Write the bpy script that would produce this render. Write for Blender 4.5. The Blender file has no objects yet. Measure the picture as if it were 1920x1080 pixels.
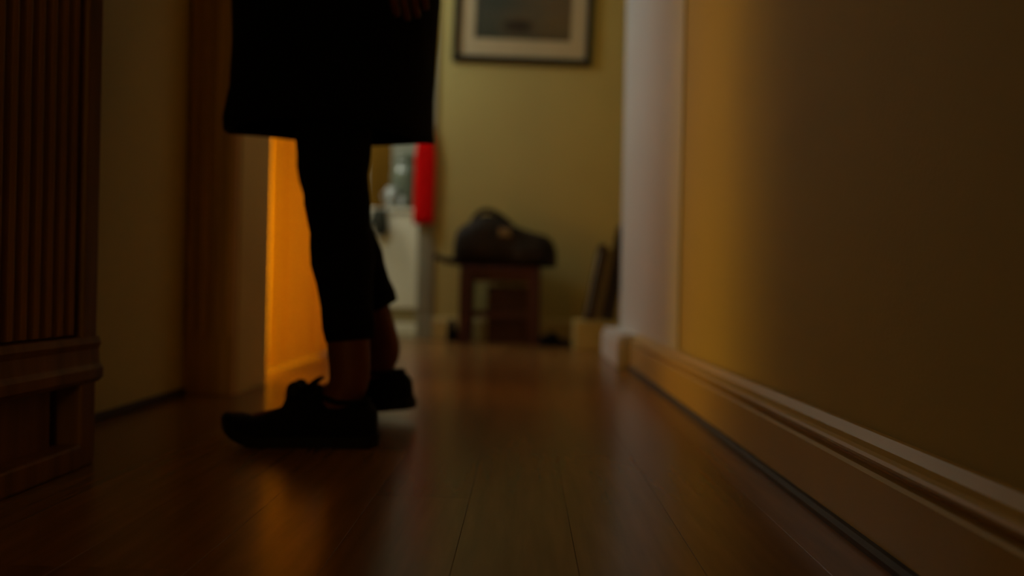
import bpy, bmesh, math, random
from mathutils import Vector, Matrix, noise as mnoise
random.seed(7)
R = math.radians
S = bpy.context.scene
C = S.collection

# ------------------------------------------------------------------ camera, world, light, exposure
CAM_H = 0.29
cam_d = bpy.data.cameras.new('camera')
cam = bpy.data.objects.new('camera', cam_d); C.objects.link(cam)
cam_d.sensor_width = 36.0; cam_d.lens = 28.125; cam_d.clip_start = 0.02
cam_d.dof.use_dof = True
cam_d.dof.focus_distance = 0.93
cam_d.dof.aperture_fstop = 1.75
yaw, roll = R(0.88), R(1.2)
fw = Vector((-math.sin(yaw), math.cos(yaw), 0)); rt0 = Vector((math.cos(yaw), math.sin(yaw), 0)); Z = Vector((0, 0, 1))
rt = rt0*math.cos(roll) + Z*math.sin(roll); up = Z*math.cos(roll) - rt0*math.sin(roll)
M = Matrix((rt, up, -fw)).transposed().to_4x4(); M.translation = (0, 0, CAM_H)
cam.matrix_world = M
S.camera = cam

w = bpy.data.worlds.new('night'); S.world = w; w.use_nodes = True
w.node_tree.nodes['Background'].inputs[0].default_value = (0.02, 0.022, 0.03, 1)
w.node_tree.nodes['Background'].inputs[1].default_value = 0.05

def lamp(name, loc, power, col, radius):
    l = bpy.data.lights.new(name, 'POINT'); l.energy = power; l.color = col; l.shadow_soft_size = radius
    o = bpy.data.objects.new(name, l); o.location = loc; C.objects.link(o); return o
lamp('entry_light', (-1.32, 3.71, 1.95), 13.5, (0.82, 1.0, 1.10), 0.16)       # room opening to the left of the end wall
lamp('kitchen_light', (-1.36, 4.70, 1.5), 12.5, (1.0, 0.98, 0.84), 0.10)
lamp('near_fill_light', (-0.1, -2.8, 0.75), 9.5, (1.0, 0.66, 0.12), 0.15)        # added warm fill behind the camera, no known lamp; lifts the near passage

S.view_settings.view_transform = 'Standard'; S.view_settings.look = 'None'
S.view_settings.gamma = 1.0; S.view_settings.use_curve_mapping = False
S.view_settings.exposure = 0.0
S.cycles.max_bounces = 8
S.cycles.diffuse_bounces = 5
S.cycles.use_denoising = True

# ------------------------------------------------------------------ materials
def mat(name, col, rough=0.6, var=0.12, scale=6.0, bump=0.0, stretch=(1, 1, 1), spec=0.5, bscale=None, coat=0.0):
    m = bpy.data.materials.new(name); m.use_nodes = True
    nt = m.node_tree; b = nt.nodes['Principled BSDF']
    tc = nt.nodes.new('ShaderNodeTexCoord'); mp = nt.nodes.new('ShaderNodeMapping')
    mp.inputs['Scale'].default_value = stretch
    nz = nt.nodes.new('ShaderNodeTexNoise'); nz.inputs['Scale'].default_value = scale; nz.inputs['Detail'].default_value = 5
    rp = nt.nodes.new('ShaderNodeValToRGB')
    rp.color_ramp.elements[0].position = 0.3; rp.color_ramp.elements[1].position = 0.72
    rp.color_ramp.elements[0].color = (*[c*(1-var) for c in col], 1)
    rp.color_ramp.elements[1].color = (*[min(1, c*(1+var)) for c in col], 1)
    nt.links.new(tc.outputs['Object'], mp.inputs[0]); nt.links.new(mp.outputs[0], nz.inputs['Vector'])
    nt.links.new(nz.outputs['Fac'], rp.inputs[0]); nt.links.new(rp.outputs[0], b.inputs['Base Color'])
    b.inputs['Roughness'].default_value = rough
    b.inputs['Specular IOR Level'].default_value = spec
    b.inputs['Coat Weight'].default_value = coat
    if bump:
        n2 = nt.nodes.new('ShaderNodeTexNoise'); n2.inputs['Scale'].default_value = bscale or scale*8; n2.inputs['Detail'].default_value = 3
        nt.links.new(mp.outputs[0], n2.inputs['Vector'])
        bp = nt.nodes.new('ShaderNodeBump'); bp.inputs['Strength'].default_value = bump; bp.inputs['Distance'].default_value = 0.003
        nt.links.new(n2.outputs['Fac'], bp.inputs['Height']); nt.links.new(bp.outputs[0], b.inputs['Normal'])
    return m

def floor_mat():
    m = mat('floor_wood', (0.25, 0.115, 0.03), 0.24, 0.22, 3.0, 0.05, (14, 1.2, 14), 0.5, 5)
    nt = m.node_tree; b = nt.nodes['Principled BSDF']
    oi = nt.nodes.new('ShaderNodeObjectInfo')
    hs = nt.nodes.new('ShaderNodeHueSaturation')
    mr = nt.nodes.new('ShaderNodeMapRange'); mr.inputs['To Min'].default_value = 0.82; mr.inputs['To Max'].default_value = 1.15
    src = b.inputs['Base Color'].links[0].from_socket
    nt.links.new(oi.outputs['Random'], mr.inputs['Value']); nt.links.new(mr.outputs[0], hs.inputs['Value'])
    nt.links.new(src, hs.inputs['Color']); nt.links.new(hs.outputs[0], b.inputs['Base Color'])
    return m

WALL = mat('yellow_wall_paint', (0.57, 0.46, 0.165), 0.75, 0.04, 2.5, 0.12, bscale=120)
WHITE = mat('white_wall_paint', (0.71, 0.72, 0.71), 0.6, 0.03, 3, 0.08, bscale=90)
CEIL = mat('ceiling_paint', (0.7, 0.66, 0.55), 0.8, 0.03, 3)
TRIM = mat('cream_trim_paint', (0.62, 0.45, 0.17), 0.4, 0.05, 5)
GTRIM = mat('grey_trim_paint', (0.34, 0.34, 0.27), 0.45, 0.08, 5)
KWALL = mat('kitchen_grey_paint', (0.2, 0.21, 0.16), 0.6, 0.05, 5)
BROWN = mat('dark_wood_casing', (0.60, 0.36, 0.16), 0.5, 0.2, 3, 0.1, (10, 10, 0.8))
DARKW = mat('dark_walnut', (0.23, 0.10, 0.045), 0.5, 0.35, 3, 0.12, (10, 10, 0.8))
FLOOR = floor_mat()
STAIN = mat('dark_stained_moulding', (0.03, 0.015, 0.008), 0.6, 0.2, 10)
GAP = mat('joint_dirt', (0.012, 0.007, 0.004), 0.9, 0.2, 10)
VINYL = mat('kitchen_vinyl', (0.30, 0.25, 0.13), 0.35, 0.15, 8)
COAT = mat('black_coat_wool', (0.0035, 0.0035, 0.0045), 0.95, 0.3, 30, 0.2, spec=0.1)
TROUS = mat('black_trouser_cloth', (0.004, 0.004, 0.005), 0.95, 0.3, 40, 0.2, spec=0.1)
SKIN = mat('skin', (0.13, 0.034, 0.024), 0.55, 0.1, 15, spec=0.3)
HAIR = mat('dark_hair', (0.008, 0.006, 0.005), 0.5, 0.3, 30)
SHOE = mat('navy_canvas', (0.004, 0.004, 0.008), 0.85, 0.3, 60, 0.3, spec=0.15)
SOLE = mat('dark_rubber', (0.006, 0.006, 0.007), 0.7, 0.2, 20, spec=0.2)
MAROON = mat('maroon_wood', (0.048, 0.007, 0.008), 0.5, 0.3, 4, 0.1, (8, 8, 1))
MAROONB = mat('maroon_board', (0.038, 0.012, 0.009), 0.8, 0.2, 8)
BAG = mat('black_nylon', (0.024, 0.018, 0.014), 0.85, 0.3, 12, 0.2, spec=0.2)
TAN = mat('tan_leather', (0.2, 0.14, 0.07), 0.6, 0.15, 10)
FRAMEB = mat('black_frame_lacquer', (0.008, 0.009, 0.008), 0.4, 0.2, 12)
MATB = mat('cream_mat_board', (0.62, 0.51, 0.33), 0.85, 0.03, 10)
RED = mat('red_terry_cloth', (0.85, 0.006, 0.006), 0.95, 0.12, 30, 0.4, spec=0.1)
WENAM = mat('white_enamel', (0.88, 0.83, 0.68), 0.4, 0.02, 4)
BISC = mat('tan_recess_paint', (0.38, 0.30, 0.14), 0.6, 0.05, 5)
CHROME = mat('brushed_steel', (0.5, 0.5, 0.48), 0.3, 0.05, 30)
OAK = mat('oak_board', (0.10, 0.048, 0.004), 0.85, 0.2, 3, 0.05, (10, 10, 1), 0.05)
JAR = mat('grey_green_glaze', (0.13, 0.155, 0.12), 0.12, 0.25, 8)
PALE = mat('pale_ceramic', (0.38, 0.41, 0.40), 0.2, 0.05, 8)
MITT = mat('dark_green_cloth', (0.03, 0.032, 0.02), 0.9, 0.2, 30, 0.3)
CARD = mat('buff_card', (0.66, 0.56, 0.22), 0.8, 0.06, 8)
TANC = mat('raw_canvas', (0.20, 0.15, 0.06), 0.9, 0.08, 40)
DFR = mat('dark_stained_frame', (0.02, 0.007, 0.006), 0.5, 0.3, 12)
BRASS = mat('aged_brass', (0.35, 0.22, 0.07), 0.35, 0.1, 10)

def curtain_mat():
    m = mat('amber_curtain_cloth', (0.85, 0.52, 0.06), 0.9, 0.06, 20, 0.2, (1, 1, 0.2))
    nt = m.node_tree; b = nt.nodes['Principled BSDF']; out = nt.nodes['Material Output']
    tr = nt.nodes.new('ShaderNodeBsdfTranslucent'); tr.inputs[0].default_value = (0.80, 0.46, 0.05, 1)
    mx = nt.nodes.new('ShaderNodeMixShader'); mx.inputs[0].default_value = 0.19
    nt.links.new(b.outputs[0], mx.inputs[1]); nt.links.new(tr.outputs[0], mx.inputs[2]); nt.links.new(mx.outputs[0], out.inputs[0])
    return m
CURT = curtain_mat()

def glass_mat():
    m = bpy.data.materials.new('picture_glass'); m.use_nodes = True
    nt = m.node_tree; nt.nodes.remove(nt.nodes['Principled BSDF']); out = nt.nodes['Material Output']
    t = nt.nodes.new('ShaderNodeBsdfTransparent'); g = nt.nodes.new('ShaderNodeBsdfGlossy'); g.inputs['Roughness'].default_value = 0.05
    mx = nt.nodes.new('ShaderNodeMixShader'); mx.inputs[0].default_value = 0.03
    nt.links.new(t.outputs[0], mx.inputs[1]); nt.links.new(g.outputs[0], mx.inputs[2])
    nt.links.new(mx.outputs[0], out.inputs[0]); return m
GLASS = glass_mat()

def globe_mat(col, strength):
    m = bpy.data.materials.new('lit_globe'); m.use_nodes = True
    b = m.node_tree.nodes['Principled BSDF']
    b.inputs['Emission Color'].default_value = (*col, 1); b.inputs['Emission Strength'].default_value = strength
    return m

def print_mat():
    # a misty landscape print: teal-grey sky, warm right side, dark rounded hill
    m = bpy.data.materials.new('landscape_print'); m.use_nodes = True
    nt = m.node_tree; b = nt.nodes['Principled BSDF']; b.inputs['Roughness'].default_value = 0.8
    tc = nt.nodes.new('ShaderNodeTexCoord'); sp = nt.nodes.new('ShaderNodeSeparateXYZ'); nt.links.new(tc.outputs['Object'], sp.inputs[0])
    nz = nt.nodes.new('ShaderNodeTexNoise'); nz.inputs['Scale'].default_value = 7; nz.inputs['Detail'].default_value = 6
    nt.links.new(tc.outputs['Object'], nz.inputs['Vector'])
    def math_(op, a, c=None):
        n = nt.nodes.new('ShaderNodeMath'); n.operation = op
        for i, v in enumerate((a, c)):
            if v is None: continue
            if isinstance(v, (int, float)): n.inputs[i].default_value = v
            else: nt.links.new(v, n.inputs[i])
        return n.outputs[0]
    rp = nt.nodes.new('ShaderNodeValToRGB'); e = rp.color_ramp.elements
    e[0].position = 0.25; e[0].color = (0.05, 0.062, 0.05, 1); e[1].position = 0.8; e[1].color = (0.15, 0.10, 0.045, 1)
    xx = math_('ADD', math_('MULTIPLY', sp.outputs['X'], 1.5), math_('ADD', math_('MULTIPLY', nz.outputs['Fac'], 0.6), 0.2))
    nt.links.new(xx, rp.inputs[0])
    # hill: ellipse test in the lower middle of the print
    ex = math_('MULTIPLY', math_('ADD', sp.outputs['X'], 0.03), 9.0)
    ez = math_('MULTIPLY', math_('ADD', sp.outputs['Z'], 0.085), 19.0)
    rr = math_('ADD', math_('MULTIPLY', ex, ex), math_('ADD', math_('MULTIPLY', ez, ez), math_('MULTIPLY', nz.outputs['Fac'], 0.4)))
    hr = nt.nodes.new('ShaderNodeValToRGB'); hr.color_ramp.elements[0].position = 0.45; hr.color_ramp.elements[1].position = 1.0
    nt.links.new(rr, hr.inputs[0])
    mx = nt.nodes.new('ShaderNodeMix'); mx.data_type = 'RGBA'
    nt.links.new(hr.outputs[0], mx.inputs['Factor']); mx.inputs['A'].default_value = (0.022, 0.012, 0.008, 1)
    nt.links.new(rp.outputs[0], mx.inputs['B']); 
    # shore: darker foreground strip
    fr = nt.nodes.new('ShaderNodeValToRGB'); fr.color_ramp.elements[0].position = 0.0; fr.color_ramp.elements[1].position = 0.11
    fr.color_ramp.elements[0].color = (0.45, 0.42, 0.38, 1)
    nt.links.new(math_('ADD', math_('ADD', sp.outputs['Z'], 0.19), math_('MULTIPLY', nz.outputs['Fac'], 0.03)), fr.inputs[0])
    m2 = nt.nodes.new('ShaderNodeMix'); m2.data_type = 'RGBA'; m2.blend_type = 'MULTIPLY'; m2.inputs['Factor'].default_value = 1
    nt.links.new(mx.outputs['Result'], m2.inputs['A']); nt.links.new(fr.outputs[0], m2.inputs['B'])
    nt.links.new(m2.outputs['Result'], b.inputs['Base Color']); return m
PRINT = print_mat()

# ------------------------------------------------------------------ mesh helpers
def box(bm, x0, x1, y0, y1, z0, z1):
    v = [bm.verts.new(p) for p in ((x0,y0,z0),(x1,y0,z0),(x1,y1,z0),(x0,y1,z0),(x0,y0,z1),(x1,y0,z1),(x1,y1,z1),(x0,y1,z1))]
    for f in ((3,2,1,0),(4,5,6,7),(0,1,5,4),(1,2,6,5),(2,3,7,6),(3,0,4,7)): bm.faces.new([v[i] for i in f])
def loft(bm, rings, cap0=True, cap1=True, closed=True):
    rs = [[bm.verts.new(p) for p in r] for r in rings]
    n = len(rs[0])
    for a, b in zip(rs, rs[1:]):
        for i in range(n if closed else n-1):
            j = (i+1) % n; bm.faces.new((a[i], a[j], b[j], b[i]))
    if cap0: bm.faces.new(rs[0][::-1])
    if cap1: bm.faces.new(rs[-1])
def ell(c, rx, ry, n=20, e=2.0, ax=None, ph=0.0):
    out = []
    for i in range(n):
        a = 2*math.pi*i/n + ph; ca, sa = math.cos(a), math.sin(a)
        x = math.copysign(abs(ca)**(2/e), ca)*rx; y = math.copysign(abs(sa)**(2/e), sa)*ry
        p = Vector((x, y, 0)) if ax is None else ax[0]*x + ax[1]*y
        out.append(Vector(c) + p)
    return out
def tube(bm, pts, r, n=8, caps=True):
    pts = [Vector(p) for p in pts]; rings = []; u = None
    for i, p in enumerate(pts):
        t = (pts[min(i+1, len(pts)-1)] - pts[max(i-1, 0)]).normalized()
        if u is None: u = t.orthogonal().normalized()
        u = (u - t*u.dot(t)).normalized(); v = t.cross(u)
        rr = r[i] if isinstance(r, (list, tuple)) else r
        rings.append(ell(p, rr, rr, n, ax=(u, v)))
    loft(bm, rings, caps, caps)
def smooth_pts(pts, k=6):
    P = [Vector(p) for p in pts]; out = []
    for i in range(len(P)-1):
        p0, p1, p2, p3 = P[max(i-1, 0)], P[i], P[i+1], P[min(i+2, len(P)-1)]
        for j in range(k):
            t = j/k
            out.append(0.5*((2*p1) + (p2-p0)*t + (2*p0-5*p1+4*p2-p3)*t*t + (3*p1-p0-3*p2+p3)*t**3))
    out.append(P[-1]); return out
def obj(name, bm, m, parent=None, bevel=0.0, smooth=False, loc=None):
    bmesh.ops.recalc_face_normals(bm, faces=bm.faces)
    me = bpy.data.meshes.new(name); bm.to_mesh(me); bm.free()
    me.materials.append(m)
    if smooth:
        for p in me.polygons: p.use_smooth = True
    o = bpy.data.objects.new(name, me); C.objects.link(o)
    if loc is not None: o.location = loc
    if parent is not None: o.parent = parent
    if bevel:
        b = o.modifiers.new('bevel', 'BEVEL'); b.width = bevel; b.segments = 2; b.limit_method = 'ANGLE'
    return o
def bobj(name, m, parent, *boxes, bevel=0.0):
    bm = bmesh.new()
    for b in boxes: box(bm, *b)
    return obj(name, bm, m, parent, bevel)
def empty(name, loc, rz=0):
    o = bpy.data.objects.new(name, None); C.objects.link(o); o.location = loc; o.rotation_euler.z = rz; o.empty_display_size = 0.1
    return o
def tag(o, label, cat, group=None):
    o['label'] = label; o['category'] = cat
    if group: o['group'] = group
    return o
def struct(o): o['kind'] = 'structure'; return o
def sb(name, m, *boxes, bevel=0.0): return struct(bobj(name, m, None, *boxes, bevel=bevel))

# ------------------------------------------------------------------ setting
XL, XR, HC = -0.87, 0.44, 2.5
fl = sb('floor', GAP, (-2.9, 1.2, -3.1, 4.55, -0.06, -0.012))
pw = 0.131; xs = [-2.82 + i*pw for i in range(26)]
def plank_mesh(L):
    bm = bmesh.new(); x0, x1 = 0.00025, pw-0.00025; b = 0.0002
    r0 = [(x0,0,-0.012),(x0,0,-b),(x0+b,0,0),(x1-b,0,0),(x1,0,-b),(x1,0,-0.012)]
    loft(bm, [[Vector(p) for p in r0], [Vector((p[0], L-0.0006, p[2])) for p in r0]])
    bmesh.ops.recalc_face_normals(bm, faces=bm.faces)
    me = bpy.data.meshes.new('plank'); bm.to_mesh(me); bm.free(); me.materials.append(FLOOR); return me
pmesh = {}
for x in xs:
    y = -1.3; first = True
    while y < 4.54:
        L = random.choice((1.0, 1.3, 1.6)) if not first else random.choice((0.5, 0.8, 1.1, 1.4))
        first = False
        L = round(min(L, 4.55-y), 3)
        if 4.55-(y+L) < 0.25: L = round(4.55-y, 3)
        if L not in pmesh: pmesh[L] = plank_mesh(L)
        o = bpy.data.objects.new('plank', pmesh[L]); C.objects.link(o); o.location = (x, y, 0); o.parent = fl
        y += L
struct(bobj('floor_kitchen', VINYL, None, (-2.9, 0.6, 4.55, 5.75, -0.06, 0.0)))
sb('ceiling', CEIL, (-2.9, 1.2, -3.1, 5.75, HC, HC+0.08))
sb('wall_left', WALL, (XL-0.1, XL, -3.1, 2.06, 0, HC))
sb('wall_pier', WALL, (XL-0.1, -0.745, 2.06, 2.30, 0, HC))
sb('wall_header', WALL, (-0.745, XR, 2.06, 2.30, 2.06, HC))
sb('wall_over_doorway', WALL, (XL-0.1, XL, 2.30, 3.36, 2.04, HC))
sb('wall_partition', WALL, (-2.8, XL, 3.36, 3.42, 0, HC))
sb('wall_side_room_front', WALL, (-2.8, XL-0.1, 1.7, 1.8, 0, HC))
sb('wall_outer_left', WALL, (-2.9, -2.8, 1.7, 5.65, 0, HC))
sb('wall_back', WALL, (XL-0.1, XR+0.1, -3.1, -3.0, 0, HC))
sb('wall_right', WALL, (XR, XR+0.1, -3.1, 2.26, 0, HC))
sb('wall_right_white', WHITE, (XR-0.006, XR+0.1, 2.26, 3.62, 0, HC))
sb('wall_niche', WALL, (0.60, 0.70, 3.62, 4.45, 0, HC), (XR+0.1, 0.60, 3.54, 3.62, 0, HC))
sb('wall_end', WALL, (-0.51, 0.70, 4.45, 4.55, 0, HC), (-2.8, -1.40, 4.45, 4.55, 0, HC), (-1.40, -0.51, 4.45, 4.55, 2.06, HC))
sb('wall_kitchen', KWALL, (-2.8, 0.4, 5.62, 5.72, 0, HC))
sb('wall_kitchen_side', WALL, (0.2, 0.3, 4.55, 5.62, 0, HC))
# casings
bm = bmesh.new(); box(bm, XL+0.001, -0.742, 2.038, 2.0598, 0, 2.2)
for cx in (-0.853, -0.818, -0.783, -0.757): box(bm, cx-0.008, cx+0.008, 2.030, 2.038, 0.15, 2.1)
struct(obj('trim_1', bm, BROWN, None, 0.003))
sb('trim_2', GTRIM, (-0.598, -0.508, 4.43, 4.4498, 0, 2.14), (-0.575, -0.535, 4.422, 4.43, 0.16, 2.1), bevel=0.003)
sb('trim_3', TRIM, (-0.745, -0.738, 2.062, 2.298, 0, 2.06), bevel=0.002)
sb('trim_4', STAIN, (XL, XL+0.012, -3.0, 2.03, 0, 0.018), bevel=0.004)
# baseboards
def profile_board(name, prof, a, b, m, axis='y', sgn=1, wallc=0.0):
    bm = bmesh.new(); rings = []
    for t in (a, b):
        rings.append([Vector((wallc+sgn*d, t, z)) if axis == 'y' else Vector((t, wallc+sgn*d, z)) for d, z in prof])
    loft(bm, rings); return struct(obj(name, bm, m))
PR = [(0, 0), (0.034, 0), (0.034, 0.084), (0.030, 0.088), (0.022, 0.090), (0.022, 0.096), (0.031, 0.097), (0.035, 0.100), (0.036, 0.104), (0.034, 0.108), (0.029, 0.111), (0.014, 0.112), (0.010, 0.118), (0.006, 0.124), (0, 0.125)]
profile_board('baseboard_right', PR, -3.0, 3.0, TRIM, 'y', -1, XR-0.0062)
QR = [(0, 0), (0.012, 0), (0.011, 0.006), (0.006, 0.011), (0, 0.012)]
profile_board('trim_5', QR, -3.0, 3.0, STAIN, 'y', -1, XR-0.0402)
profile_board('baseboard_end', [(0, 0), (0.02, 0), (0.02, 0.10), (0.012, 0.115), (0, 0.12)], -0.505, 0.60, TRIM, 'x', -1, 4.4498)
sb('trim_6', WHITE, (0.352, XR-0.0062, 3.0, 3.6, 0, 0.105), (0.362, XR-0.0062, 3.005, 3.6, 0.105, 0.125), bevel=0.004)

# ------------------------------------------------------------------ curtain and lamp of the warm side room
cu = empty('door_curtain', (-0.83, 2.87, 0))
tag(cu, 'glowing amber curtain hanging in folds in the side doorway behind the legs', 'curtain')
bm = bmesh.new(); cols = []
NY = 90
for side in (0, 1):
    for k in range(NY+1):
        t = k/NY; y = -0.28 + 0.77*t
        row = []
        for iz in range(13):
            z = 0.012 + 1.95*iz/12; am = 0.024*(1.15-0.35*iz/12)
            dx = am*math.sin(t*2*math.pi*6.2) + 0.006*math.sin(t*31+iz*0.25)
            row.append(Vector((dx + side*0.0025, y + 0.004*math.sin(iz*0.9+t*9), z)))
        cols.append(row)
loft(bm, cols[:NY+1], False, False, False); 
obj('cloth', bm, CURT, cu, smooth=True)
bm = bmesh.new(); tube(bm, [(0, -0.52, 1.975), (0, 0.485, 1.975)], 0.011, 10); obj('rod', bm, BRASS, cu)
for k in range(11):
    y = -0.27 + 0.073*k
    bm = bmesh.new(); tube(bm, [(0.018*math.cos(a), y, 1.968+0.018*math.sin(a)) for a in [2*math.pi*i/12 for i in range(13)]], 0.002, 5); obj('ring', bm, BRASS, cu)

la = empty('floor_lamp', (-1.55, 2.78, 0))
tag(la, 'brass floor lamp with lit amber globe standing behind the amber curtain', 'lamp')
bm = bmesh.new(); loft(bm, [ell((0,0,z), r, r, 24) for z, r in ((0,.13),(0.015,.13),(0.03,.10),(0.035,.02))]); obj('base', bm, BRASS, la, smooth=True)
bm = bmesh.new(); tube(bm, [(0,0,0.03),(0,0,0.34)], 0.010, 12); obj('pole', bm, BRASS, la)
bm = bmesh.new(); bmesh.ops.create_uvsphere(bm, u_segments=24, v_segments=14, radius=0.16, matrix=Matrix.Translation((0,0,0.48))); obj('globe', bm, globe_mat((1.0, 0.51, 0.02), 33.0), la, smooth=True)

# ------------------------------------------------------------------ slatted cabinet at the left edge
cb = empty('slatted_cabinet', (-0.78, 0.86, 0))
tag(cb, 'dark walnut cabinet with vertical slats standing on legs against the yellow wall', 'cabinet')
# local: front face x=+0.10 (world -0.68), y from -0.42 to 0.40 (world 1.26)
bobj('carcass', DARKW, cb, (-0.085, 0.082, -0.42, 0.385, 0.19, 1.45), bevel=0.003)
bobj('corner_post', DARKW, cb, (0.060, 0.104, 0.358, 0.400, 0.0, 1.45), bevel=0.004)
bobj('corner_post', DARKW, cb, (0.060, 0.104, -0.44, -0.398, 0.0, 1.45), bevel=0.004)
bobj('leg', DARKW, cb, (-0.085, -0.045, 0.358, 0.400, 0.0, 0.19), bevel=0.004)
bobj('leg', DARKW, cb, (-0.085, -0.045, -0.44, -0.398, 0.0, 0.19), bevel=0.004)
def slat_mesh():
    bm = bmesh.new(); rings = []
    for z in (0.205, 1.42):
        rings.append([Vector((0.082, -0.012, z)), Vector((0.090, -0.012, z)), Vector((0.098, -0.006, z)), Vector((0.100, 0, z)), Vector((0.098, 0.006, z)), Vector((0.090, 0.012, z)), Vector((0.082, 0.012, z))])
    loft(bm, rings); bmesh.ops.recalc_face_normals(bm, faces=bm.faces)
    me = bpy.data.meshes.new('slat'); bm.to_mesh(me); bm.free(); me.materials.append(DARKW); return me
sm = slat_mesh()
for k in range(26):
    o = bpy.data.objects.new('slat', sm); C.objects.link(o); o.parent = cb; o.location = (0, -0.382 + 0.0288*k, 0)
bm = bmesh.new()
prof = [(0.082, 0.128), (0.104, 0.128), (0.112, 0.136), (0.112, 0.150), (0.106, 0.158), (0.104, 0.180), (0.108, 0.190), (0.104, 0.200), (0.082, 0.202)]
loft(bm, [[Vector((a, y, z)) for a, z in prof] for y in (-0.445, 0.405)]); obj('moulded_rail', bm, DARKW, cb)
bobj('side_panel', DARKW, cb, (-0.045, 0.060, 0.372, 0.384, 0.0, 0.19))
bobj('back_panel', DARKW, cb, (-0.085, -0.075, -0.398, 0.358, 0.0, 0.19))
bobj('lower_panel', DARKW, cb, (0.060, 0.072, -0.398, 0.33, 0.032, 0.128))
bobj('base_rail', DARKW, cb, (0.055, 0.108, -0.398, 0.356, 0.0, 0.036), bevel=0.004)
bobj('top', DARKW, cb, (-0.088, 0.115, -0.45, 0.41, 1.45, 1.48), bevel=0.004)

# ------------------------------------------------------------------ framed picture (hangs a little crooked)
fp = empty('framed_picture', (-0.035, 4.4494, 1.83)); fp.rotation_euler.y = R(1.4)
tag(fp, 'black framed landscape print with a cream mat hanging on the end wall', 'picture')
fw2, fh = 0.385, 0.296; ft = 0.034
bobj('frame', FRAMEB, fp, (-fw2, fw2, -0.028, -0.002, -fh, -fh+ft), (-fw2, fw2, -0.028, -0.002, fh-ft, fh), (-fw2, -fw2+ft, -0.028, -0.002, -fh+ft, fh-ft), (fw2-ft, fw2, -0.028, -0.002, -fh+ft, fh-ft))
bm = bmesh.new(); ix, iz = 0.268, 0.162
for b in ((-fw2+ft, fw2-ft, -fh+ft, -iz), (-fw2+ft, fw2-ft, iz, fh-ft), (-fw2+ft, -ix, -iz, iz), (ix, fw2-ft, -iz, iz)): box(bm, b[0], b[1], -0.010, -0.006, b[2], b[3])
obj('mat_board', bm, MATB, fp)
bobj('print', PRINT, fp, (-ix, ix, -0.006, -0.003, -iz, iz))
bobj('glass', GLASS, fp, (-fw2+ft, fw2-ft, -0.0145, -0.0125, -fh+ft, fh-ft))

# ------------------------------------------------------------------ stool, bag, box and shoes by the end wall
st = empty('stool', (-0.125, 4.22, 0))
tag(st, 'low maroon wooden stool under the dark bag beside the end wall', 'stool')
bobj('seat', MAROON, st, (-0.205, 0.205, -0.15, 0.15, 0.372, 0.400), bevel=0.006)
for sx in (-1, 1):
    for sy in (-1, 1):
        bm = bmesh.new(); loft(bm, [[Vector((sx*0.175+sx*o+a*hw, sy*0.115+b*hw, z)) for a, b in ((-1,-1),(1,-1),(1,1),(-1,1))] for z, hw, o in ((0, .030, .004), (0.372, .032, 0))])
        obj('leg', bm, MAROON, st, 0.004)
bobj('apron', MAROON, st, (-0.147, 0.147, -0.128, -0.106, 0.322, 0.372)); bobj('apron', MAROON, st, (-0.147, 0.147, 0.106, 0.128, 0.322, 0.372))
bobj('apron', MAROON, st, (-0.186, -0.164, -0.087, 0.087, 0.322, 0.372)); bobj('apron', MAROON, st, (0.164, 0.186, -0.087, 0.087, 0.322, 0.372))
bobj('stretcher', MAROON, st, (-0.150, 0.150, -0.126, -0.108, 0.135, 0.165)); bobj('stretcher', MAROON, st, (-0.150, 0.150, 0.108, 0.126, 0.135, 0.165))

bx = empty('storage_box', (-0.075, 4.225, 0))
tag(bx, 'dark maroon box pushed under the low wooden stool', 'box')
bobj('body', MAROONB, bx, (-0.112, 0.10, -0.10, 0.095, 0, 0.265), bevel=0.004)
bobj('lid', MAROONB, bx, (-0.115, 0.103, -0.103, 0.098, 0.266, 0.296), bevel=0.003)

bg = empty('bag', (-0.1, 4.22, 0.4005))
tag(bg, 'bulging black bag with a strap heaped on the low maroon stool', 'bag')
bm = bmesh.new(); rings = []
prof = [(-0.276, .05, .09), (-0.268, .11, .175), (-0.24, .135, .205), (-0.19, .145, .235), (-0.14, .15, .268), (-0.105, .15, .283), (-0.06, .15, .265), (0.0, .15, .238), (0.06, .15, .208), (0.12, .148, .186), (0.18, .14, .174), (0.225, .125, .160), (0.255, .09, .125), (0.268, .03, .07)]
for x, ry, h in prof:
    ring = []
    for i in range(24):
        a = 2*math.pi*i/24; ca, sa = math.cos(a), math.sin(a)
        y = math.copysign(abs(ca)**0.75, ca)*ry; z = h/2 + math.copysign(abs(sa)**0.7, sa)*h/2
        n = mnoise.noise(Vector((x*14, y*14, z*14)))
        k = 0.10*n if z > 0.02 else 0
        ring.append(Vector((x, y*(1+k*0.8), max(0.0, z*(1+k)))))
    rings.append(ring)
loft(bm, rings); o = obj('body', bm, BAG, bg, smooth=True)
s2 = o.modifiers.new('sub', 'SUBSURF'); s2.levels = 1; s2.render_levels = 1
bm = bmesh.new(); tube(bm, smooth_pts([(-0.18,-0.05,0.225),(-0.15,-0.05,0.272),(-0.105,-0.05,0.292),(-0.04,-0.05,0.268),(0.03,-0.05,0.215)]), 0.014, 8); obj('handle', bm, BAG, bg, smooth=True)
bm = bmesh.new(); tube(bm, smooth_pts([(-0.23,-0.10,0.03),(-0.27,-0.11,0.022),(-0.32,-0.11,0.028),(-0.362,-0.10,0.048)]), [0.018]*12+[0.014]*7, 8); obj('strap', bm, BAG, bg, smooth=True)
bm = bmesh.new(); loft(bm, [[Vector((-0.005+dx*s, -0.152-dy, 0.172+dz*s)) for dx, dz in ((-.03,-.02),(.03,-.02),(.03,.02),(-.03,.02))] for s, dy in ((1,-.03),(1,0.0),(.85,.004))]); obj('patch', bm, TAN, bg)
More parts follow.
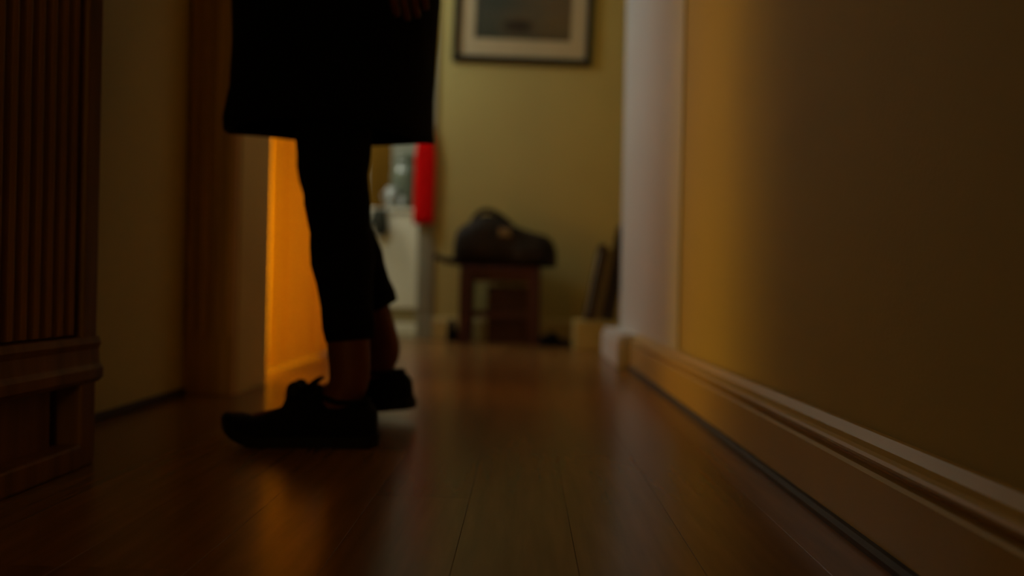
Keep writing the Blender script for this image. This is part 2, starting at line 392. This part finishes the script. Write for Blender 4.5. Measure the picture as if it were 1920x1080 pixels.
bm = bmesh.new(); loft(bm, [ell((0.12, -0.14-dy, 0.07), .085*s, .05*s, 20, 3.5, (Vector((1,0,0)), Vector((0,0,1)))) for s, dy in ((1,-.02),(1,.012),(.85,.022))]); obj('pocket', bm, BAG, bg, smooth=True)

# shoes (shared builder): local x from heel 0 to toe L along -x later rotated; z up
def shoe_parts(parent, L=0.275, W=0.047, laces=True, tongue=0.118):
    N = 26; n = 20
    def hw(t): return W*(0.72 + 0.12*math.sin(t*math.pi) + 0.28*math.exp(-((t-0.70)/0.2)**2))*(1 if t < 0.86 else max(0.25, math.sqrt(max(0, 1-((t-0.86)/0.145)**2)))) * (1 if t > 0.08 else math.sqrt(max(0.12, 1-((0.08-t)/0.085)**2)))
    def th(t):
        pts = [(0, .060), (0.06, .082), (0.18, .080), (0.32, .088), (0.40, .112), (0.50, .094), (0.62, .068), (0.8, .046), (0.93, .036), (1.0, .024)]
        for a, b in zip(pts, pts[1:]):
            if t <= b[0]:
                f = (t-a[0])/(b[0]-a[0]); return a[1]+(b[1]-a[1])*f
        return pts[-1][1]
    def spring(t): return 0.0 if t < 0.72 else 0.030*((t-0.72)/0.28)**2
    bm = bmesh.new(); rings = []
    for i in range(N+1):
        t = i/N; x = -t*L; s = spring(t); H = th(t); h = hw(t); ring = []
        for k in range(n):
            a = math.pi*k/(n-1)
            ca = math.cos(a); sa = math.sin(a)
            ring.append(Vector((x, math.copysign(abs(ca)**0.7, ca)*h, s + 0.016 + (abs(sa)**0.75)*(H-0.016))))
        rings.append(ring)
    loft(bm, rings); obj('upper', bm, SHOE, parent, smooth=True)
    bm = bmesh.new(); rings = []
    for i in range(N+1):
        t = i/N; x = -(t*1.03-0.015)*L; s = spring(t); h = hw(t)*1.06+0.002
        rings.append([Vector((x, -h, s)), Vector((x, h, s)), Vector((x, h, s+0.021)), Vector((x, -h, s+0.021))])
    loft(bm, rings); obj('sole', bm, SOLE, parent)
    bm = bmesh.new(); tube(bm, [(-0.066-0.050*math.cos(a), 0.036*math.sin(a), 0.080 + 0.016*max(0, math.cos(a))) for a in [2*math.pi*i/24 for i in range(25)]], 0.005, 6); obj('collar', bm, SHOE, parent, smooth=True)
    bm = bmesh.new()
    loft(bm, [[Vector((x, -wd, z)), Vector((x, wd, z)), Vector((x-0.008, wd*0.9, z+0.004)), Vector((x-0.008, -wd*0.9, z+0.004))] for x, wd, z in ((-0.150, .022, .078), (-0.125, .026, .096), (-0.108, .027, .112), (-0.100, .022, tongue))])
    obj('tongue', bm, SHOE, parent, smooth=True)
    if laces:
        for x, z in ((-0.165, .070), (-0.148, .080), (-0.130, .094)):
            bm = bmesh.new(); tube(bm, [(x, -0.026, z-0.004), (x, 0, z+0.010), (x, 0.026, z-0.004)], 0.003, 6); obj('lace', bm, SOLE, parent)
        bm = bmesh.new()
        for s in (-1, 1):
            bmesh.ops.create_uvsphere(bm, u_segments=14, v_segments=8, radius=1, matrix=Matrix.Translation((-0.146, s*.020, .098)) @ Matrix.Diagonal((.015, .019, .017, 1)))
        obj('bow', bm, SOLE, parent, smooth=True)

s1 = empty('shoe', (0.20, 4.06, 0), R(205)); tag(s1, 'dark low shoe lying right of the maroon stool', 'shoe', 'shoes on the floor by the stool'); s1.scale = (0.6, 0.9, 0.62)
s1.location = (0.085, 4.03, 0); 
shoe_parts(s1, laces=False, tongue=0.1)
sh2 = empty('shoe', (-0.345, 4.31, 0), R(80)); tag(sh2, 'dark shoe standing close behind the left stool leg', 'shoe', 'shoes on the floor by the stool'); sh2.scale = (0.7, 0.6, 1.0)
sh2.location = (-0.385, 4.22, 0); sh2.rotation_euler.z = R(-90)
shoe_parts(sh2, laces=False, tongue=0.11)

# low card box with leaning pictures
lb = empty('card_box', (0.375, 3.95, 0))
tag(lb, 'low buff box on the floor in the corner under the leaning frames', 'box')
bobj('body', CARD, lb, (-0.125, 0.19, -0.10, 0.16, 0, 0.118), bevel=0.003)
bobj('lid', CARD, lb, (-0.128, 0.193, -0.103, 0.163, 0.1185, 0.138), bevel=0.003)
def leaning(name, x0, height, thick, ang, m, inner, label, cat):
    o = empty(name, (x0, 3.97, 0.1390 + thick*math.sin(R(ang)))); o.rotation_euler.y = R(ang)
    tag(o, label, cat)
    y0, y1, f = -0.10, 0.10, 0.022
    bobj('frame', m, o, (0, thick, y0, y0+f, 0, height), (0, thick, y1-f, y1, 0, height), (0, thick, y0+f, y1-f, 0, f), (0, thick, y0+f, y1-f, height-f, height))
    bobj('panel', inner, o, (thick*0.25, thick*0.8, y0+f, y1-f, f, height-f))
    return o
leaning('framed_picture', 0.300, 0.375, 0.030, 10.5, DFR, MATB, 'thin dark frame leaning on the buff box, left of the canvas', 'frame')
leaning('canvas', 0.3365, 0.35, 0.032, 10.5, TANC, TANC, 'tan canvas leaning between the two dark frames in the corner', 'canvas')
leaning('framed_picture', 0.378, 0.47, 0.058, 10.5, DFR, DFR, 'thick dark frame leaning in the corner against the white wall end', 'frame')

# ------------------------------------------------------------------ red towel on a hook
tw = empty('towel', (-0.565, 4.398, 0))
tag(tw, 'bright red towel hanging beside the kitchen doorway', 'towel')
bm = bmesh.new(); rings = []
for iz in range(15):
    z = 0.635 + 0.56*iz/14; f = 1-0.55*max(0, (iz-9)/5)**1.5
    ring = []
    for i in range(28):
        a = 2*math.pi*i/28; ca, sa = math.cos(a), math.sin(a)
        fold = 0.006*math.sin(3*a*1.0 + iz*0.12) + 0.004*math.sin(7*a+1)
        ring.append(Vector((ca*(0.054+fold)*f, sa*(0.014+fold*0.7)*f, z + 0.004*math.sin(2*a))))
    rings.append(ring)
loft(bm, rings); obj('cloth', bm, RED, tw, smooth=True)
bm = bmesh.new(); tube(bm, [(0,0,1.19),(0.006,0,1.22),(0,0.004,1.235),(-0.006,0,1.22),(0,0,1.19)], 0.002, 5); obj('loop', bm, RED, tw)
hk = empty('wall_hook', (-0.565, 4.4218, 1.228)); tag(hk, 'small steel hook on the grey casing holding the red towel', 'hook')
bobj('plate', CHROME, hk, (-0.01, 0.01, -0.003, 0, -0.02, 0.02))
bm = bmesh.new(); tube(bm, smooth_pts([(0,-0.002,0),(0,-0.025,-0.004),(0,-0.04,0.002),(0,-0.042,0.014)], 4), 0.003, 6); obj('prong', bm, CHROME, hk)

# ------------------------------------------------------------------ kitchen glimpse
kc = empty('kitchen_cabinet', (-0.83, 5.2, 0))
tag(kc, 'white enamel kitchen cabinet seen through the doorway behind the legs', 'cabinet')
bobj('body', WENAM, kc, (-0.22, 0.20, -0.235, 0.30, 0.060, 0.745))
bobj('door', WENAM, kc, (-0.215, 0.195, -0.262, -0.237, 0.150, 0.735), bevel=0.006)
bobj('recess_panel', BISC, kc, (-0.215, 0.195, -0.240, -0.2352, 0.058, 0.148))
bobj('plinth', WENAM, kc, (-0.22, 0.20, -0.262, 0.28, 0, 0.058), bevel=0.004)
bobj('counter', WENAM, kc, (-0.235, 0.21, -0.275, 0.31, 0.7455, 0.768), bevel=0.004)
d = bpy.data.objects['door']
bm = bmesh.new(); tube(bm, [(-0.19,-0.262,0.60),(-0.19,-0.285,0.60),(-0.19,-0.285,0.68),(-0.19,-0.262,0.68)], 0.005, 6); obj('handle', bm, CHROME, d)
cbd = empty('cutting_board', (-0.905, 5.08, 0.7685)); tag(cbd, 'brown wooden board standing on the white kitchen cabinet', 'board')
bm = bmesh.new(); out = [Vector((x, 0, z)) for x, z in ((-.10,0),(.04,0),(.045,.005),(.045,.40),(.035,.42),(.0,.43),(-.005,.52),(-.05,.52),(-.055,.43),(-.09,.42),(-.105,.40),(-.105,.005))]
loft(bm, [out, [p+Vector((0,.018,0)) for p in out]]); obj('blade', bm, OAK, cbd)
jr = empty('glass_jar', (-0.765, 5.10, 0.7685)); tag(jr, 'grey-green glazed storage jar on the white cabinet beside the red towel', 'jar')
bm = bmesh.new(); loft(bm, [ell((0,0,z), r, r, 28) for z, r in ((0,.085),(.012,.096),(.10,.10),(.22,.10),(.27,.092),(.30,.07),(.31,.07))]); obj('body', bm, JAR, jr, smooth=True)
bm = bmesh.new(); loft(bm, [ell((0,0,z), r, r, 28) for z, r in ((.311,.076),(.335,.076),(.345,.06),(.35,.02),(.365,.022),(.375,.012))]); obj('lid', bm, JAR, jr, smooth=True)
for lx, ly, s, lab in ((-0.835, 4.965, 1.0, 'small pale cup nearest the brown board on the white cabinet'), (-0.765, 4.955, 0.55, 'smallest pale cup in front of the grey-green jar')):
    cp = empty('cup', (lx, ly, 0.7685)); cp.scale = (s, s, s); tag(cp, lab, 'cup')
    bm = bmesh.new(); loft(bm, [ell((0,0,z), r, r, 20) for z, r in ((0,.026),(.004,.03),(.06,.036),(.13,.036),(.13,.033),(.06,.032),(.01,.026))]); obj('body', bm, PALE, cp, smooth=True)
    bm = bmesh.new(); tube(bm, smooth_pts([(-.034,0,.105),(-.055,0,.10),(-.058,0,.07),(-.045,0,.045),(-.034,0,.045)], 4), .0045, 6); obj('handle', bm, PALE, cp, smooth=True)
mt = empty('oven_mitt', (-0.888, 4.895, 0.60)); tag(mt, 'dark cloth mitt hanging on the front of the white cabinet', 'mitt')
bm = bmesh.new(); o2 = [Vector((x, 0, z)) for x, z in ((-.05,.16),(.035,.16),(.038,.10),(.045,.05),(.035,.005),(.0,-.012),(-.03,0),(-.045,.03),(-.048,.07),(-.075,.04),(-.092,.05),(-.085,.08),(-.058,.115))]
loft(bm, [[Vector((p.x*s, dy, .07+(p.z-.07)*s)) for p in o2] for s, dy in ((.85,-.012),(1,-.004),(1,.008),(.9,.016))]); obj('cloth', bm, MITT, mt, smooth=True)
bm = bmesh.new(); tube(bm, [(-.01,0,.155),(-.016,0.004,.168),(-.01,.006,.176),(-.004,.004,.168),(-.01,0,.155)], .002, 5); obj('loop', bm, MITT, mt)

# ------------------------------------------------------------------ the person (seen from the coat hem down)
pe = empty('person', (0, 0, 0)); pe.location = (-0.36, 1.58, 0)
tag(pe, 'person in a black coat, cropped black trousers and dark flat shoes walking left', 'person')
O = Vector(pe.location)
def skin_mesh(name, V, E, m, parent, root=0, sub=2):
    me = bpy.data.meshes.new(name); me.from_pydata([Vector(v[0])-O for v in V], E, [])
    me.materials.append(m)
    o = bpy.data.objects.new(name, me); C.objects.link(o)
    md = o.modifiers.new('skin', 'SKIN'); md.use_smooth_shade = True
    sd = o.modifiers.new('sub', 'SUBSURF'); sd.levels = sub; sd.render_levels = sub
    for i, v in enumerate(V):
        s = me.skin_vertices[0].data[i]; s.radius = (v[1], v[2] if len(v) > 2 else v[1]); s.use_root = (i == root)
    bpy.context.view_layer.update()
    ev = o.evaluated_get(bpy.context.evaluated_depsgraph_get()); nm = bpy.data.meshes.new_from_object(ev)
    o.modifiers.clear(); o.data = nm; nm.name = name
    for p in nm.polygons: p.use_smooth = True
    o.parent = parent; return o
# joints: pelvis, spine, neck, head, then limbs. The person faces -x, the left side is towards the camera.
NK, NA, FK, FA = (-0.352, 1.47, 0.48), (-0.312, 1.452, 0.10), (-0.430, 1.69, 0.48), (-0.296, 1.742, 0.135)
V = [((-0.375,1.58,0.90),.13,.11), ((-0.37,1.58,1.08),.12,.10), ((-0.37,1.58,1.28),.14,.10), ((-0.375,1.58,1.40),.06,.06), ((-0.385,1.58,1.47),.052,.052), ((-0.395,1.58,1.56),.085,.075), ((-0.39,1.58,1.645),.07,.065),
     ((-0.372,1.50,0.84),.085), ((-0.362,1.485,0.66),.068), (NK,.050), ((-0.335,1.462,0.36),.050), ((-0.320,1.455,0.20),.043), (NA,.041), ((-0.355,1.45,0.058),.034), ((-0.44,1.45,0.035),.030), ((-0.50,1.452,0.034),.018),
     ((-0.378,1.66,0.84),.085), ((-0.41,1.68,0.66),.068), (FK,.050), ((-0.375,1.71,0.37),.050), ((-0.325,1.73,0.22),.043), (FA,.040), ((-0.335,1.742,0.088),.032), ((-0.42,1.745,0.050),.028), ((-0.475,1.748,0.040),.018),
     ((-0.37,1.43,1.34),.055), ((-0.355,1.375,1.24),.046), ((-0.335,1.345,1.06),.038), ((-0.265,1.365,0.97),.030), ((-0.228,1.375,0.905),.024,.020),
     ((-0.37,1.73,1.34),.055), ((-0.385,1.785,1.24),.046), ((-0.40,1.80,1.06),.038), ((-0.45,1.79,0.91),.030), ((-0.48,1.785,0.85),.024,.020)]
E = [(0,1),(1,2),(2,3),(3,4),(4,5),(5,6),(0,7),(7,8),(8,9),(9,10),(10,11),(11,12),(12,13),(13,14),(14,15),(0,16),(16,17),(17,18),(18,19),(19,20),(20,21),(21,22),(22,23),(23,24),(2,25),(25,26),(26,27),(27,28),(28,29),(2,30),(30,31),(31,32),(32,33),(33,34)]
# hands: palm plus five bent fingers, hanging relaxed
def hand(wi, dirv, side, fwd):
    wv = Vector(V[wi][0]); d = Vector(dirv).normalized(); f = Vector(fwd).normalized(); s = d.cross(f)
    a = len(V); V.extend([(wv+d*.045,.034,.014), (wv+d*.075,.036,.013)]); E.extend([(wi,a),(a,a+1)])
    for off, ln in ((-.027,.070),(-.009,.078),(.009,.072),(.026,.056)):
        b = wv+d*.078-f*off; i = len(V)
        V.extend([(b,.0095), (b+d*ln*.45+s*side*.006,.0085), (b+d*ln*.75+s*side*.018,.0078), (b+d*ln*.93+s*side*.032,.0065)])
        E.extend([(a+1,i),(i,i+1),(i+1,i+2),(i+2,i+3)])
    i = len(V); b = wv+d*.030+f*.030
    V.extend([(b,.011), (b+d*.030+f*.016+s*side*.006,.010), (b+d*.058+f*.018+s*side*.014,.0085)])
    E.extend([(a,i),(i,i+1),(i+1,i+2)])
hand(29, (0.15, 0.0, -1), 1, (-1, 0, 0))
hand(34, (-0.15, 0.0, -1), -1, (-1, 0, 0))
body = skin_mesh('body', V, E, SKIN, pe)
# face, ears
def ball(c, rx, ry, rz, n=12): 
    bm = bmesh.new(); bmesh.ops.create_uvsphere(bm, u_segments=n*2, v_segments=n, radius=1, matrix=Matrix.Translation(Vector(c)-O) @ Matrix.Diagonal((rx, ry, rz, 1))); return bm
obj('nose', ball((-0.482,1.58,1.565), .018,.013,.022), SKIN, pe, smooth=True)
for s in (-1, 1):
    obj('eye', ball((-0.466,1.58+s*.031,1.592), .011,.014,.009), HAIR, pe, smooth=True)
    obj('ear', ball((-0.39,1.58+s*.077,1.575), .020,.010,.030), SKIN, pe, smooth=True)
obj('mouth', ball((-0.468,1.58,1.525), .010,.024,.006), MAROON, pe, smooth=True)
bm = bmesh.new(); rings = []
for z, rx, ry, cx in ((1.36,.035,.055,-.315),(1.42,.055,.08,-.322),(1.52,.075,.092,-.350),(1.60,.092,.092,-.372),(1.66,.090,.085,-.382),(1.70,.065,.062,-.386),(1.725,.02,.02,-.388)):
    rings.append([p-O for p in ell((cx,1.58,z), rx, ry, 24)])
loft(bm, rings); obj('hair', bm, HAIR, pe, smooth=True)
# trousers
def leg_tube(bm, js, n=22):
    rings = []
    P = smooth_pts([j[0] for j in js], 4); 
    rad = []
    for a, b in zip(js, js[1:]):
        for k in range(4): rad.append((a[1]+(b[1]-a[1])*k/4, a[2]+(b[2]-a[2])*k/4))
    rad.append(js[-1][1:])
    for i, p in enumerate(P):
        t = (P[min(i+1, len(P)-1)]-P[max(i-1, 0)]).normalized(); xax = Vector((1,0,0)); xax = (xax-t*xax.dot(t)).normalized(); yax = t.cross(xax)
        wob = 0.0025*math.sin(i*1.7)
        rings.append([q-O for q in ell(p, rad[i][0]+wob, rad[i][1]+wob, n, ax=(xax, yax))])
    # turned hem: back inside
    last = P[-1]
    rings.append([(q-(last-O))*0.88+(last-O)+Vector((0,0,0.006)) for q in rings[-1]])
    loft(bm, rings, True, False)
bm = bmesh.new()
leg_tube(bm, [((-0.372,1.50,0.90),.10,.09), ((-0.362,1.485,0.66),.080,.075), ((-0.356,1.472,0.54),.066,.064), ((-0.347,1.468,0.44),.058,.058), ((-0.333,1.462,0.33),.056,.056), ((-0.316,1.455,0.188),.042,.044)])
leg_tube(bm, [((-0.378,1.66,0.90),.10,.09), ((-0.41,1.68,0.66),.080,.075), ((-0.416,1.69,0.54),.068,.066), ((-0.400,1.70,0.44),.062,.060), ((-0.362,1.716,0.34),.058,.056), ((-0.318,1.732,0.240),.046,.046)])
rings = [[q-O for q in ell((-0.375,1.58,z), rx, ry, 24)] for z, rx, ry in ((0.83,.115,.15),(0.92,.13,.165),(1.02,.115,.15))]
loft(bm, rings)
obj('trousers', bm, TROUS, pe, smooth=True)
# coat: flared hem, narrow behind, buttoned front, sleeves, collar
bm = bmesh.new(); rings = []; rin = []
CO = ((0.577,.202,.185,-.392),(0.60,.202,.185,-.394),(0.66,.196,.182,-.388),(0.75,.197,.18,-.384),(0.86,.203,.18,-.382),(0.96,.195,.178,-.380),(1.08,.165,.17,-.376),(1.22,.16,.19,-.374),(1.34,.135,.19,-.372),(1.40,.085,.11,-.372),(1.43,.065,.07,-.375))
def coat_ring(z, rx, ry, cx, ins=0.0):
    out = []
    for i in range(48):
        a = 2*math.pi*i/48; k = max(0, (0.95-z)/0.4)
        f = 1 + 0.018*k*math.sin(5*a+0.6) + 0.01*k*math.sin(9*a)
        out.append(Vector((cx+(rx*f-ins)*math.cos(a), 1.58+(ry*f-ins)*math.sin(a), z + 0.004*k*math.sin(3*a) + 0.026*k*max(0, math.sin(a)) - 0.006*k*math.cos(a)))-O)
    return out
for r in CO[:2][::-1]: rings.append(coat_ring(*r, ins=0.006))
for r in CO: rings.append(coat_ring(*r))
rings.append(coat_ring(1.43,.058,.062,-.375))
loft(bm, rings, False, False)
coat = obj('coat', bm, COAT, pe, smooth=True)
for js in (((-0.37,1.44,1.35),(-0.355,1.372,1.24),(-0.335,1.342,1.06),(-0.270,1.364,0.98),(-0.238,1.373,0.925)), ((-0.37,1.72,1.35),(-0.385,1.788,1.24),(-0.40,1.803,1.06),(-0.443,1.792,0.92),(-0.468,1.787,0.875))):
    bm = bmesh.new(); P = smooth_pts([Vector(j)-O for j in js], 4); tube(bm, P, [.068-.022*i/16 for i in range(17)], 14); obj('sleeve', bm, COAT, coat, smooth=True)
bm = bmesh.new(); rings = [[p-O for p in ell((-.377,1.58,z), r, r*1.08, 24)] for z, r in ((1.41,.080),(1.47,.074),(1.475,.068),(1.42,.066))]; loft(bm, rings, False, False); obj('collar', bm, COAT, coat, smooth=True)
for z in (0.72, 0.86, 1.0, 1.14, 1.28):
    cr = [c for c in CO if c[0] <= z][-1]
    obj('button', ball((cr[3]-cr[1]-0.002, 1.58, z), .006,.012,.012, 8), SOLE, coat, smooth=True)
# shoes worn by the person
fn = empty('shoe', Vector((-0.262, 1.450, 0.0))-O, R(1)); fn.parent = pe; shoe_parts(fn)
ff = empty('shoe', Vector((-0.236, 1.742, 0.026))-O, R(-2)); ff.parent = pe; ff.rotation_euler = (0, R(-5.5), R(-2)); shoe_parts(ff)
for f in (fn, ff): f['label'] = 'dark flat lace-up shoe'
